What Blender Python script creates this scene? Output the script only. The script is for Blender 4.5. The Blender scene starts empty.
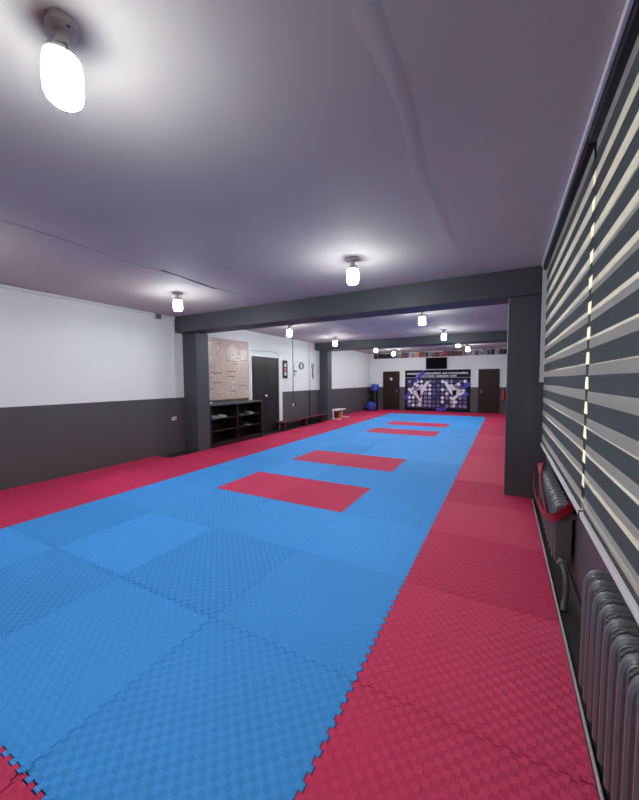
import bpy, bmesh, math, random
from mathutils import Vector, Matrix, Euler
random.seed(7)
S = bpy.context.scene
C = S.collection
PI = math.pi

# ------------------------------------------------------------------ materials
def lin(c):
    c = c / 255.0
    return c / 12.92 if c <= 0.04045 else ((c + 0.055) / 1.055) ** 2.4
def rgb(r, g, b): return (lin(r), lin(g), lin(b), 1.0)

class N:
    """tiny node helper"""
    def __init__(self, name):
        self.m = bpy.data.materials.new(name); self.m.use_nodes = True
        self.t = self.m.node_tree; self.n = self.t.nodes; self.l = self.t.links
        self.b = self.n['Principled BSDF']; self.out = self.n['Material Output']
    def new(self, typ, **kw):
        nd = self.n.new(typ)
        for k, v in kw.items():
            if isinstance(k, str) and hasattr(nd, k): setattr(nd, k, v)
        return nd
    def put(self, sock, v):
        if hasattr(v, 'is_output') or hasattr(v, 'is_linked'): self.l.new(v, sock)
        else: sock.default_value = v
    def math(self, op, a, b=None, c=None, clamp=False):
        nd = self.n.new('ShaderNodeMath'); nd.operation = op; nd.use_clamp = clamp
        self.put(nd.inputs[0], a)
        if b is not None: self.put(nd.inputs[1], b)
        if c is not None: self.put(nd.inputs[2], c)
        return nd.outputs[0]
    def mix(self, f, a, b):
        nd = self.n.new('ShaderNodeMix'); nd.data_type = 'RGBA'
        self.put(nd.inputs[0], f); self.put(nd.inputs[6], a); self.put(nd.inputs[7], b)
        return nd.outputs[2]
    def noise(self, scale, detail=3, vec=None, rough=.5):
        nd = self.n.new('ShaderNodeTexNoise'); nd.inputs['Scale'].default_value = scale
        nd.inputs['Detail'].default_value = detail; nd.inputs['Roughness'].default_value = rough
        if vec is not None: self.l.new(vec, nd.inputs['Vector'])
        return nd.outputs[0]
    def obj_co(self): return self.n.new('ShaderNodeTexCoord').outputs['Object']
    def pos(self): return self.n.new('ShaderNodeNewGeometry').outputs['Position']
    def sep(self, v):
        nd = self.n.new('ShaderNodeSeparateXYZ'); self.l.new(v, nd.inputs[0]); return nd.outputs
    def bump(self, h, strength, dist):
        nd = self.n.new('ShaderNodeBump'); nd.inputs['Strength'].default_value = strength
        nd.inputs['Distance'].default_value = dist; self.l.new(h, nd.inputs['Height'])
        self.l.new(nd.outputs[0], self.b.inputs['Normal'])
        return nd

def simple(name, col, rough=.5, metal=0.0, var=.06, scale=14, spec=.5, bump=0):
    k = N(name)
    f = k.noise(scale, 3, k.obj_co())
    d = tuple(max(0, c * (1 - var)) for c in col[:3]) + (1,)
    u = tuple(min(1, c * (1 + var)) for c in col[:3]) + (1,)
    k.l.new(k.mix(f, d, u), k.b.inputs['Base Color'])
    k.b.inputs['Roughness'].default_value = rough; k.b.inputs['Metallic'].default_value = metal
    k.b.inputs['Specular IOR Level'].default_value = spec
    if bump: k.bump(k.noise(scale * 6, 2, k.obj_co()), .5, bump)
    return k.m

def emit(name, col, power):
    k = N(name)
    f = k.noise(6, 1, k.obj_co())
    k.l.new(k.mix(f, tuple(c * .97 for c in col[:3]) + (1,), col), k.b.inputs['Emission Color'])
    k.b.inputs['Emission Strength'].default_value = power
    k.b.inputs['Base Color'].default_value = (.9, .9, .9, 1)
    return k.m

def mat_foam(name, col):
    """EVA foam with an embossed basket weave; object colour R = weave turned, G = tone, B = weave depth"""
    k = N(name)
    oi = k.n.new('ShaderNodeObjectInfo')
    oc = k.n.new('ShaderNodeSeparateColor'); k.l.new(oi.outputs['Color'], oc.inputs[0])
    x, y, z = k.sep(k.obj_co())
    CELLS = 30.0
    u0 = k.math('MULTIPLY', x, CELLS); v0 = k.math('MULTIPLY', y, CELLS)
    turn = k.math('GREATER_THAN', oc.outputs[0], .5)
    inv = k.math('SUBTRACT', 1.0, turn)
    u = k.math('ADD', k.math('MULTIPLY', u0, inv), k.math('MULTIPLY', v0, turn))
    v = k.math('SUBTRACT', k.math('MULTIPLY', v0, inv), k.math('MULTIPLY', u0, turn))
    fu = k.math('FRACT', k.math('ADD', u, 400.0)); fv = k.math('FRACT', k.math('ADD', v, 400.0))
    cu = k.math('FLOOR', k.math('ADD', u, 400.0)); cv = k.math('FLOOR', k.math('ADD', v, 400.0))
    par = k.math('MODULO', k.math('ADD', cu, cv), 2.0)
    ipar = k.math('SUBTRACT', 1.0, par)
    def pillow(a):
        c = k.math('SUBTRACT', k.math('MULTIPLY', a, 2.0), 1.0)
        return k.math('SUBTRACT', 1.0, k.math('POWER', k.math('ABSOLUTE', c), 3.0))
    ribs_u = k.math('MULTIPLY', k.math('SINE', k.math('MULTIPLY', fu, 31.4)), .06)
    ribs_v = k.math('MULTIPLY', k.math('SINE', k.math('MULTIPLY', fv, 31.4)), .06)
    he = k.math('ADD', k.math('MULTIPLY', fu, 1.25), ribs_v)
    ho = k.math('ADD', k.math('MULTIPLY', pillow(fv), .12), k.math('ADD', .55, ribs_u))
    h = k.math('ADD', k.math('MULTIPLY', he, par), k.math('MULTIPLY', ho, ipar))
    h = k.math('MULTIPLY', h, oc.outputs[2])
    k.bump(h, 1.0, .011)
    wear = k.noise(2.2, 4, k.obj_co())
    tone = k.math('ADD', k.math('MULTIPLY', oc.outputs[1], .16), k.math('ADD', .86, k.math('MULTIPLY', wear, .12)))
    hs = k.n.new('ShaderNodeHueSaturation'); hs.inputs['Color'].default_value = col
    k.l.new(tone, hs.inputs['Value'])
    k.l.new(hs.outputs[0], k.b.inputs['Base Color'])
    k.b.inputs['Roughness'].default_value = .62
    k.b.inputs['Specular IOR Level'].default_value = .35
    return k.m

def wall_paint(name, split, low, high):
    k = N(name)
    p = k.pos(); x, y, z = k.sep(p)
    n1 = k.noise(3.0, 4, p)
    zz = k.math('ADD', z, k.math('MULTIPLY', k.math('SUBTRACT', k.noise(25, 2, p), .5), .006))
    f = k.math('GREATER_THAN', zz, split)
    def v(c, a): return k.mix(n1, tuple(q * (1 - a) for q in c[:3]) + (1,), tuple(min(1, q * (1 + a)) for q in c[:3]) + (1,))
    k.l.new(k.mix(f, v(low, .08), v(high, .03)), k.b.inputs['Base Color'])
    k.b.inputs['Roughness'].default_value = .55
    k.b.inputs['Specular IOR Level'].default_value = .3
    k.bump(k.noise(40, 3, p), .25, .004)
    return k.m

def ceiling_paint():
    k = N('ceiling_paint'); p = k.pos()
    n1 = k.noise(.9, 5, p, .6)
    k.l.new(k.mix(n1, rgb(184, 178, 176), rgb(202, 195, 192)), k.b.inputs['Base Color'])
    k.b.inputs['Roughness'].default_value = .75
    k.b.inputs['Specular IOR Level'].default_value = .2
    h = k.math('ADD', k.math('MULTIPLY', k.noise(1.4, 3, p), 1.0), k.math('MULTIPLY', k.noise(14, 4, p, .7), .12))
    k.bump(h, .35, .03)
    return k.m

M = {}
M['blue'] = mat_foam('blue_foam', rgb(62, 158, 240))
M['red'] = mat_foam('red_foam', rgb(210, 46, 94))
M['wall'] = wall_paint('two_tone_wall', 1.185, rgb(86, 84, 87), rgb(232, 234, 232))
M['charcoal'] = simple('charcoal_paint', rgb(76, 78, 83), .5, var=.05, scale=3, spec=.35, bump=.001)
M['charcoal2'] = simple('dark_skirting', rgb(60, 55, 60), .4, var=.05)
M['ceil'] = ceiling_paint()
M['floor'] = simple('dark_floor', rgb(48, 40, 42), .5, var=.15, scale=5)
M['grey_edge'] = simple('grey_edging', rgb(188, 184, 184), .5)
M['cast'] = simple('painted_iron', rgb(108, 108, 111), .36, .0, var=.12, scale=30, spec=.5, bump=.0015)
M['pipe_dark'] = simple('dark_pipe', rgb(82, 80, 84), .4)
M['pipe_white'] = simple('white_pipe', rgb(225, 226, 224), .4)
M['white'] = simple('white_plastic', rgb(242, 242, 240), .4)
M['upvc'] = simple('white_frame', rgb(206, 204, 206), .35)
M['black'] = simple('black_plastic', rgb(19, 19, 23), .4, spec=.3)
M['screen'] = simple('black_screen', rgb(5, 6, 14), .6, spec=.08)
M['alu'] = simple('brushed_aluminium', rgb(236, 234, 232), .4, .0, scale=40)
M['belt'] = simple('red_webbing', rgb(158, 16, 42), .6, scale=90, bump=.001)
M['wood'] = simple('dark_brown_wood', rgb(44, 20, 18), .55, var=.25, scale=9, spec=.3)
M['wenge'] = simple('wenge_wood', rgb(38, 25, 24), .45, var=.3, scale=8, spec=.35)
M['wenge_top'] = simple('dark_cabinet_top', rgb(70, 68, 70), .45)
M['doorblack'] = simple('black_brown_door', rgb(36, 32, 33), .45, var=.1, spec=.35)
M['benchwood'] = simple('bench_wood', rgb(92, 44, 48), .5, var=.2)
M['dustgrey'] = simple('lamp_bracket', rgb(212, 208, 202), .5)
M['wire'] = simple('dull_wire', rgb(120, 122, 124), .4, .6)
def lamp_glow():   # the LED sits low in the jar: the lower half gives most of the light
    k = N('lamp_glow'); x, y, z = k.sep(k.obj_co())
    mr = k.n.new('ShaderNodeMapRange'); mr.inputs[1].default_value = -.224; mr.inputs[2].default_value = -.281; mr.inputs[3].default_value = 10; mr.inputs[4].default_value = 290
    mr.interpolation_type = 'SMOOTHSTEP'
    k.l.new(z, mr.inputs[0]); k.l.new(mr.outputs[0], k.b.inputs['Emission Strength'])
    k.b.inputs['Emission Color'].default_value = (.93, .99, .98, 1); k.b.inputs['Base Color'].default_value = (.9, .9, .9, 1)
    return k.m
M['glow'] = lamp_glow()
M['bluevinyl'] = simple('blue_vinyl', rgb(34, 70, 170), .35, var=.2)
M['redpaint'] = simple('red_cylinder', rgb(170, 22, 40), .3)
M['orange'] = simple('amber_plastic', rgb(214, 132, 40), .5)
M['maroon'] = simple('maroon_plastic', rgb(96, 24, 40), .5)
M['poster'] = simple('poster_paper', rgb(204, 182, 168), .16, var=.10, scale=3)
M['ink'] = simple('poster_ink', rgb(60, 44, 46), .3)
M['inkpale'] = simple('poster_pale', rgb(220, 204, 194), .25)
M['navy'] = simple('navy_board', rgb(13, 13, 28), .6, spec=.15)
M['mural'] = simple('purple_print', rgb(50, 42, 84), .55, var=.5, scale=2.2, spec=.2)
M['violet'] = simple('violet_print', rgb(82, 74, 180), .55, var=.35, scale=5, spec=.2)
M['paleprint'] = simple('pale_print', rgb(226, 220, 230), .5, var=.15)
M['midprint'] = simple('mid_print', rgb(150, 140, 164), .4, var=.2)
M['dimprint'] = simple('dim_print', rgb(104, 94, 134), .4, var=.2)
M['pinkprint'] = simple('pink_print', rgb(196, 120, 136), .4)
M['olive'] = simple('olive_print', rgb(120, 116, 88), .5)
M['shoe'] = simple('pale_shoe', rgb(150, 148, 148), .5)
M['shoedark'] = simple('dark_shoe', rgb(40, 38, 42), .5)

def blind_fabric(name, col, trans, rough=.85, weave=0.0):
    k = N(name)
    x, y, z = k.sep(k.obj_co())
    mp = k.n.new('ShaderNodeMapping'); mp.inputs['Scale'].default_value = (1, 6, 220)
    k.l.new(k.obj_co(), mp.inputs['Vector'])
    f = k.noise(1.0, 3, mp.outputs[0])
    c0 = tuple(q * (1 - weave) for q in col[:3]) + (1,); c1 = tuple(min(1, q * (1 + weave)) for q in col[:3]) + (1,)
    cc = k.mix(f, c0, c1)
    d = k.n.new('ShaderNodeBsdfDiffuse'); tr = k.n.new('ShaderNodeBsdfTranslucent'); mx = k.n.new('ShaderNodeMixShader')
    k.l.new(cc, d.inputs[0]); k.l.new(cc, tr.inputs[0])
    mx.inputs[0].default_value = trans
    k.l.new(d.outputs[0], mx.inputs[1]); k.l.new(tr.outputs[0], mx.inputs[2])
    k.l.new(mx.outputs[0], k.out.inputs[0])
    return k.m
M['band'] = blind_fabric('blind_dark_band', rgb(92, 97, 99), .03, weave=.22)
def open_mesh():     # fine open mesh between the dark bands: half threads, half holes
    k = N('blind_open_mesh')
    mp = k.n.new('ShaderNodeMapping'); mp.inputs['Scale'].default_value = (1, 6, 220); k.l.new(k.obj_co(), mp.inputs['Vector'])
    cc = k.mix(k.noise(1.0, 3, mp.outputs[0]), rgb(206, 203, 198), rgb(228, 224, 218))
    d = k.n.new('ShaderNodeBsdfDiffuse'); tr = k.n.new('ShaderNodeBsdfTranslucent'); tp = k.n.new('ShaderNodeBsdfTransparent')
    a = k.n.new('ShaderNodeMixShader'); b = k.n.new('ShaderNodeMixShader')
    k.l.new(cc, d.inputs[0]); k.l.new(cc, tr.inputs[0]); a.inputs[0].default_value = .3
    k.l.new(d.outputs[0], a.inputs[1]); k.l.new(tr.outputs[0], a.inputs[2])
    b.inputs[0].default_value = .33; k.l.new(a.outputs[0], b.inputs[1]); k.l.new(tp.outputs[0], b.inputs[2])
    k.l.new(b.outputs[0], k.out.inputs[0]); return k.m
M['sheer'] = open_mesh()
M['backsheer'] = blind_fabric('blind_back_layer', rgb(240, 232, 214), .75, weave=.03)

def glass():
    k = N('window_glass')
    t = k.n.new('ShaderNodeBsdfTransparent'); g = k.n.new('ShaderNodeBsdfGlossy'); g.inputs['Roughness'].default_value = .02
    fr = k.n.new('ShaderNodeFresnel'); fr.inputs[0].default_value = 1.45
    t.inputs[0].default_value = (.95, .97, .96, 1)
    mx = k.n.new('ShaderNodeMixShader'); k.l.new(fr.outputs[0], mx.inputs[0])
    k.l.new(t.outputs[0], mx.inputs[1]); k.l.new(g.outputs[0], mx.inputs[2]); k.l.new(mx.outputs[0], k.out.inputs[0])
    return k.m
M['glass'] = glass()

# ------------------------------------------------------------------ mesh helpers
def BM(): return bmesh.new()
def box(bm, x0, x1, y0, y1, z0, z1, mi=0):
    vs = [bm.verts.new(p) for p in ((x0,y0,z0),(x1,y0,z0),(x1,y1,z0),(x0,y1,z0),(x0,y0,z1),(x1,y0,z1),(x1,y1,z1),(x0,y1,z1))]
    for f in ((0,3,2,1),(4,5,6,7),(0,1,5,4),(1,2,6,5),(2,3,7,6),(3,0,4,7)):
        bm.faces.new([vs[i] for i in f]).material_index = mi
    return bm
def bbox(bm, x0, x1, y0, y1, z0, z1, r=.005, seg=2):
    t = BM(); box(t, x0, x1, y0, y1, z0, z1)
    bmesh.ops.bevel(t, geom=t.edges[:], offset=r, segments=seg, affect='EDGES', profile=.5)
    me = bpy.data.meshes.new('tmp'); t.to_mesh(me); t.free(); bm.from_mesh(me); bpy.data.meshes.remove(me)
    return bm
def lathe(bm, prof, cx=0, cy=0, cz=0, seg=24, axis='z', sx=1, sy=1):
    rings = []
    for r, h in prof:
        ring = []
        for i in range(seg):
            a = 2 * PI * i / seg; p = (r * math.cos(a) * sx, r * math.sin(a) * sy, h)
            if axis == 'y': p = (p[0], p[2], p[1])
            if axis == 'x': p = (p[2], p[0], p[1])
            ring.append(bm.verts.new((cx + p[0], cy + p[1], cz + p[2])))
        rings.append(ring)
    for a, b in zip(rings, rings[1:]):
        for i in range(seg): bm.faces.new((a[i], a[(i+1) % seg], b[(i+1) % seg], b[i]))
    bm.faces.new(rings[0][::-1]); bm.faces.new(rings[-1])
    return bm
def tube(bm, pts, r, seg=10, closed=False):
    pts = [Vector(p) for p in pts]; n = len(pts); rings = []; up = None
    for i, p in enumerate(pts):
        a = pts[(i-1) % n] if (closed or i > 0) else p; b = pts[(i+1) % n] if (closed or i < n-1) else p
        t = (b - a).normalized()
        if up is None: up = Vector((0,0,1)) if abs(t.z) < .9 else Vector((1,0,0))
        s = t.cross(up).normalized(); up = s.cross(t).normalized()
        rings.append([bm.verts.new(p + r * (math.cos(2*PI*j/seg) * s + math.sin(2*PI*j/seg) * up)) for j in range(seg)])
    for i in range(n if closed else n-1):
        a, b = rings[i], rings[(i+1) % n]
        for j in range(seg): bm.faces.new((a[j], a[(j+1) % seg], b[(j+1) % seg], b[j]))
    if not closed: bm.faces.new(rings[0][::-1]); bm.faces.new(rings[-1])
    return bm
def prism(bm, pts, axis, a, b):
    """extrude a 2D outline along an axis: 'x' outline (y,z), 'y' outline (x,z), 'z' outline (x,y)"""
    def P(p, h): return {'x': (h, p[0], p[1]), 'y': (p[0], h, p[1]), 'z': (p[0], p[1], h)}[axis]
    A = [bm.verts.new(P(p, a)) for p in pts]; B = [bm.verts.new(P(p, b)) for p in pts]; n = len(pts)
    bm.faces.new(A[::-1]); bm.faces.new(B)
    for i in range(n): bm.faces.new((A[i], A[(i+1) % n], B[(i+1) % n], B[i]))
    return bm
def smooth_path(pts, it=3):
    pts = [Vector(p) for p in pts]
    for _ in range(it):
        q = [pts[0]]
        for a, b in zip(pts, pts[1:]): q += [a * .75 + b * .25, a * .25 + b * .75]
        q.append(pts[-1]); pts = q
    return pts
def finish(bm, smooth):
    bmesh.ops.recalc_face_normals(bm, faces=bm.faces[:])
    if smooth:
        for f in bm.faces: f.smooth = True
        for e in bm.edges:
            if len(e.link_faces) == 2 and e.calc_face_angle(0) > .6: e.smooth = False
def obj(name, bm, mats, parent=None, loc=(0,0,0), smooth=False):
    finish(bm, smooth)
    me = bpy.data.meshes.new(name); bm.to_mesh(me); bm.free()
    for m in (mats if isinstance(mats, (list, tuple)) else [mats]): me.materials.append(m)
    o = bpy.data.objects.new(name, me); C.objects.link(o); o.location = loc
    if parent: o.parent = parent
    return o
def tag(o, label, cat, group=None):
    o['label'] = label; o['category'] = cat
    if group: o['group'] = group
    return o
def thing(name, label, cat, loc=(0,0,0), rz=0, group=None):
    o = bpy.data.objects.new(name, None); C.objects.link(o)
    o.location = loc; o.rotation_euler = (0, 0, rz); o.empty_display_size = .1
    return tag(o, label, cat, group)
def struct(name, bm, m, parent=None, smooth=False):
    o = obj(name, bm, m, parent, smooth=smooth)
    if not parent: o['kind'] = 'structure'
    return o
def copy_tree(o, parent=None):
    c = o.copy(); C.objects.link(c)
    if parent: c.parent = parent
    for ch in list(o.children): copy_tree(ch, c)
    return c

# ------------------------------------------------------------------ dimensions (metres; mats are 1 m; z = 0 is the top of the mats)
FZ = -.022
WL, WR, CZ, YB, YF = -5.68, 1.12, 2.94, 16.8, -4.4
WB = 1.06            # plane of the blinds

# ------------------------------------------------------------------ setting
struct('floor', box(BM(), WL-.1, WR+.4, YF-.1, YB+.1, FZ-.1, FZ), M['floor'])
bm = BM(); box(bm, WL-.1, WR+.4, YF-.1, YB+.1, CZ, CZ+.15)
struct('ceiling', bm, M['ceil'])
# plaster joints of the ceiling slabs: low rounded ridges / thin recess lines
def ridge(name, x, w, h, y0, y1, m):
    b = BM(); n = 60; rows = []
    for i in range(n+1):
        y = y0 + (y1-y0) * i / n; wob = .025 * math.sin(y*2.1) + .015 * math.sin(y*5.3+1)
        ww = w * (1 + .25 * math.sin(y*3.7)); rows.append([b.verts.new((x + wob + ww*s, y, CZ - h*c)) for s, c in ((-.5,-.1),(-.3,.55),(0,1),(.3,.55),(.5,-.1))])
    for r0, r1 in zip(rows, rows[1:]):
        for j in range(4): b.faces.new((r0[j], r0[j+1], r1[j+1], r1[j]))
    return struct(name, b, m, smooth=True)
ridge('trim_1', .14, .12, .0028, YF, 4.5, M['ceil'])
ridge('trim_2', .10, .14, .004, 5.0, 10.8, M['ceil'])
ridge('trim_3', -3.22, .05, .008, YF, 4.5, M['ceil'])
ridge('trim_4', -3.0, .05, .008, 5.0, 10.8, M['ceil'])
bm = BM()   # open crack in the slab joint near the pillar
pts = [(-3.17, 2.35), (-3.18, 2.55), (-3.2, 2.75), (-3.2, 2.95), (-3.24, 3.3)]
tube(bm, [(x, y, CZ-.004) for x, y in pts], .006, 6)
struct('trim_5', bm, M['pipe_dark'])
struct('wall_left', box(BM(), WL-.1, WL, YF-.1, YB+.1, FZ, CZ), M['wall'])
struct('wall_back', box(BM(), WL-.1, WR+.1, YB, YB+.1, FZ, CZ), M['wall'])
struct('wall_front', box(BM(), WL-.1, WR+.1, YF-.1, YF, FZ, CZ), M['wall'])
WY0, WY1, WZ0, WZ1 = -2.4, 4.44, .74, 2.90
bm = BM()
box(bm, WR, WR+.25, YF-.1, YB+.1, FZ, WZ0)
box(bm, WR, WR+.25, YF-.1, YB+.1, WZ1, CZ)
box(bm, WR, WR+.25, WY1, YB+.1, WZ0, WZ1)
box(bm, WR, WR+.25, YF-.1, WY0, WZ0, WZ1)
struct('wall_right', bm, simple('window_wall_paint', rgb(92, 86, 92), .5, var=.06, scale=3, spec=.3))
# window
win = struct('window_1', box(BM(), WR+.16, WR+.22, WY0, WY1, WZ0, WZ0+.07), M['upvc'])
bm = BM()
box(bm, WR+.16, WR+.22, WY0, WY1, WZ1-.07, WZ1)
for y in (WY0, -.9, .75, 2.5, WY1-.07): box(bm, WR+.16, WR+.22, y, y+.07, WZ0+.07, WZ1-.07)
obj('window_frame', bm, M['upvc'], win)
obj('window_glass', box(BM(), WR+.185, WR+.195, WY0, WY1, WZ0+.05, WZ1-.05), M['glass'], win)
# white reveal trim at the far end of the window and the pale rail under the ceiling
struct('trim_6', bbox(BM(), 1.022, WR, 4.42, 4.50, 1.50, CZ-.004, .006), M['upvc'])
struct('trim_7', box(BM(), 1.008, 1.022, WY0, 4.46, 2.895, CZ-.001), M['white'])
# beams and pillars
struct('beam_1', bbox(BM(), WL, WR+.02, 4.53, 4.99, 2.60, CZ, .008), M['charcoal'])
struct('pillar_1', bbox(BM(), WL, -5.26, 4.72, 5.08, FZ, 2.60, .01), M['charcoal'])
struct('pillar_2', bbox(BM(), .665, WR, 4.56, 4.96, FZ, 2.60, .01), M['charcoal'])
struct('beam_2', bbox(BM(), WL, WR+.02, 10.75, 11.48, 2.68, CZ, .008), M['charcoal'])
struct('pillar_3', bbox(BM(), WL, -5.33, 11.12, 11.48, FZ, 2.68, .01), M['charcoal'])
struct('pillar_4', bbox(BM(), .75, WR, 10.8, 11.2, FZ, 2.68, .01), M['charcoal'])
struct('baseboard_right', bbox(BM(), WR-.018, WR, YF, 4.55, FZ, .07, .004), M['charcoal2'])
struct('trim_8', bbox(BM(), WL, WL+.035, YF, 4.53, 2.885, 2.915, .006), M['pipe_white'])
# grey edging that closes the mats along the radiators
struct('trim_9', bbox(BM(), .983, .995, -1.0, 4.55, FZ, .003, .003), M['grey_edge'])

# ------------------------------------------------------------------ puzzle mats
TEETH, AMP, GAP = 30, .0085, .0016
def edge_profile(L, flat):
    """(t, offset, nominal t) along an edge of length L; dovetailed teeth, 30 half-waves to the metre"""
    if flat: return [(0, 0, 0), (L, 0, L)]
    p = 1.0 / TEETH; n = max(2, int(round(L / p))); p = L / n if abs(L - 1) > .05 and L < .7 else p; lean = p * .07
    out = [(0, 0, 0), (p*.3, 0, p*.3), (p*.3 - lean, AMP, p*.3)]
    for i in range(n):
        s = 1 if i % 2 == 0 else -1; t = (i + 1) * p
        if i < n-1: out += [(t + lean, s*AMP, t), (t - lean, -s*AMP, t)]
        else: out += [(L - p*.3 + lean, s*AMP, L - p*.3), (L - p*.3, 0, L - p*.3)]
    out.append((L, 0, L))
    return out
_cache = {}
def mat_mesh(w, d, fx0, fx1, fy0, fy1):
    key = (round(w, 3), round(d, 3), fx0, fx1, fy0, fy1)
    if key in _cache: return _cache[key]
    g = GAP; q = .02
    cl = lambda t, L: min(max(t, q), L - q)
    cg = lambda t, L: min(max(t, g), L - g)
    E0 = [((cg(t, w), o + g), (cl(m, w), q)) for t, o, m in edge_profile(w, fy0)]
    E1 = [((w + o - g, cg(t, d)), (w - q, cl(m, d))) for t, o, m in edge_profile(d, fx1)]
    E2 = [((cg(t, w), d + o - g), (cl(m, w), d - q)) for t, o, m in edge_profile(w, fy1)][::-1]
    E3 = [((o + g, cg(t, d)), (q, cl(m, d))) for t, o, m in edge_profile(d, fx0)][::-1]
    ring = E0[:-1] + E1[:-1] + E2[:-1] + E3[:-1]
    pts = [Vector((p[0] - w/2, p[1] - d/2)) for p, _ in ring]; inn = [Vector((p[0] - w/2, p[1] - d/2)) for _, p in ring]
    b = BM(); n = len(pts)
    top = [b.verts.new((p.x, p.y, -.0012)) for p in pts]; bot = [b.verts.new((p.x, p.y, FZ)) for p in pts]; lip = []
    for i in range(n):   # small rounded lip
        a = (pts[i] - pts[i-1]).normalized(); c = (pts[(i+1) % n] - pts[i]).normalized(); nn = Vector((-(a.y+c.y), a.x+c.x))
        if nn.length < 1e-6: nn = Vector((-a.y, a.x))
        nn.normalize(); lip.append(b.verts.new((pts[i].x + nn.x*.0012, pts[i].y + nn.y*.0012, 0)))
    iv = []
    for i in range(n):
        iv.append(iv[-1] if i and (inn[i] - inn[i-1]).length < 1e-7 else b.verts.new((inn[i].x, inn[i].y, 0)))
    if (inn[0] - inn[-1]).length < 1e-7: iv[-1] = iv[0]
    for i in range(n):
        j = (i+1) % n
        b.faces.new((bot[i], bot[j], top[j], top[i])); b.faces.new((top[i], top[j], lip[j], lip[i]))
        if iv[i] is iv[j]: b.faces.new((lip[i], lip[j], iv[i]))
        else: b.faces.new((lip[i], lip[j], iv[j], iv[i]))
    x0, x1, y0, y1 = q - w/2, w/2 - q, q - d/2, d/2 - q
    b.faces.new([b.verts.new(p) for p in ((x0, y0, 0), (x1, y0, 0), (x1, y1, 0), (x0, y1, 0))])
    b.faces.new([b.verts.new(p) for p in ((x0, y1, FZ), (x1, y1, FZ), (x1, y0, FZ), (x0, y0, FZ))])
    me = bpy.data.meshes.new('puzzle_mat'); b.to_mesh(me); b.free(); me.materials.append(M['blue'])
    _cache[key] = me
    return me
ORD = ['first','second','third','fourth','fifth','sixth','seventh','eighth','ninth','tenth','eleventh','twelfth','thirteenth','fourteenth','fifteenth','sixteenth','seventeenth','eighteenth']
def place_mat(x0, x1, y0, y1, red, label, flats, group):
    o = bpy.data.objects.new('puzzle_mat', mat_mesh(x1-x0, y1-y0, *flats)); C.objects.link(o)
    o.location = ((x0+x1)/2 + random.uniform(-.0006, .0006), (y0+y1)/2 + random.uniform(-.0006, .0006), 0)
    o.material_slots[0].link = 'OBJECT'; o.material_slots[0].material = M['red' if red else 'blue']
    i, j = int(math.floor(x0)), int(math.floor(y0))
    turn = (i + j) % 2
    if random.random() < .25: turn = 1 - turn
    o.color = (turn, random.uniform(.2, .8), random.choice((.55, .8, 1.0, 1.0)), 1)
    tag(o, label, 'mat', group)
    return o
cols = [(0, .98), (-1, 0), (-2, -1), (-3, -2), (-4, -3), (-5, -4)]
colname = ['', 'first', 'second', 'third', 'fourth', '']
for j in range(-1, 17):
    y0, y1 = j, min(j + 1, YB - .003)
    row = ORD[j+1]
    for c, (x0, x1) in enumerate(cols):
        inner_blue = 1 <= c <= 4 and 0 <= j <= 14
        rect = c in (2, 3) and j in (3, 5, 9, 11)
        red = (not inner_blue) or rect
        fl = (False, c == 0, j == -1, j == 16)
        if c == 0: lab, g = 'red mat in the strip along the radiators, %s row from the camera' % row, 'red mats along the window wall'
        elif c == 5: lab, g = 'full-width red mat in the strip beside the long wall, %s row' % row, 'red mats along the long wall'
        elif rect:
            k = {3: 'nearest', 5: 'second nearest', 9: 'third nearest', 11: 'farthest'}[j]
            lab, g = 'red mat set in the blue field, %s half of the %s red rectangle' % ('window-side' if c == 2 else 'shoe-cabinet-side', k), 'red mats set in the blue field'
        elif not red: lab, g = 'blue mat, %s row from the camera, %s blue column from the windows' % (row, colname[c]), 'blue mats'
        elif j == -1: lab, g = 'red mat bordering the camera end of the blue field, %s column from the blinds' % ORD[c], 'red mats at the camera end'
        else:
            lab = 'red mat %s the mural wall, %s column from the window wall' % ('in the row against' if j == 16 else 'one row in front of', ORD[c])
            g = 'red mats at the back wall'
        place_mat(x0, x1, y0, y1, red, lab, fl, g)
    # cut strip against the long wall
    if j <= 3: x0, yy1 = WL + .004 + .012*((j*7) % 3), (4.30 if j == 3 else y1)
    elif j in (4, 10): continue
    else: x0, yy1 = (-5.24 if j < 10 else WL+.3 if j < 12 else WL + .02), y1
    if j == 3: yy1 = y1
    place_mat(x0, -5, y0, yy1, True, 'narrow cut red mat against the long wall, %s row' % row, (True, False, j in (-1, 5, 11), j in (3, 9, 16)), 'cut red mats along the long wall')
for y0, y1, lab in ((4, 5, 'narrow cut red mat beside the pillar next to the shoe cabinet'), (10, 11, 'narrow cut red mat beside the second pillar, past the low bench')):
    place_mat(-5.24, -5, y0, y1, True, lab, (True, False, True, True), 'cut red mats along the long wall')

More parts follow.
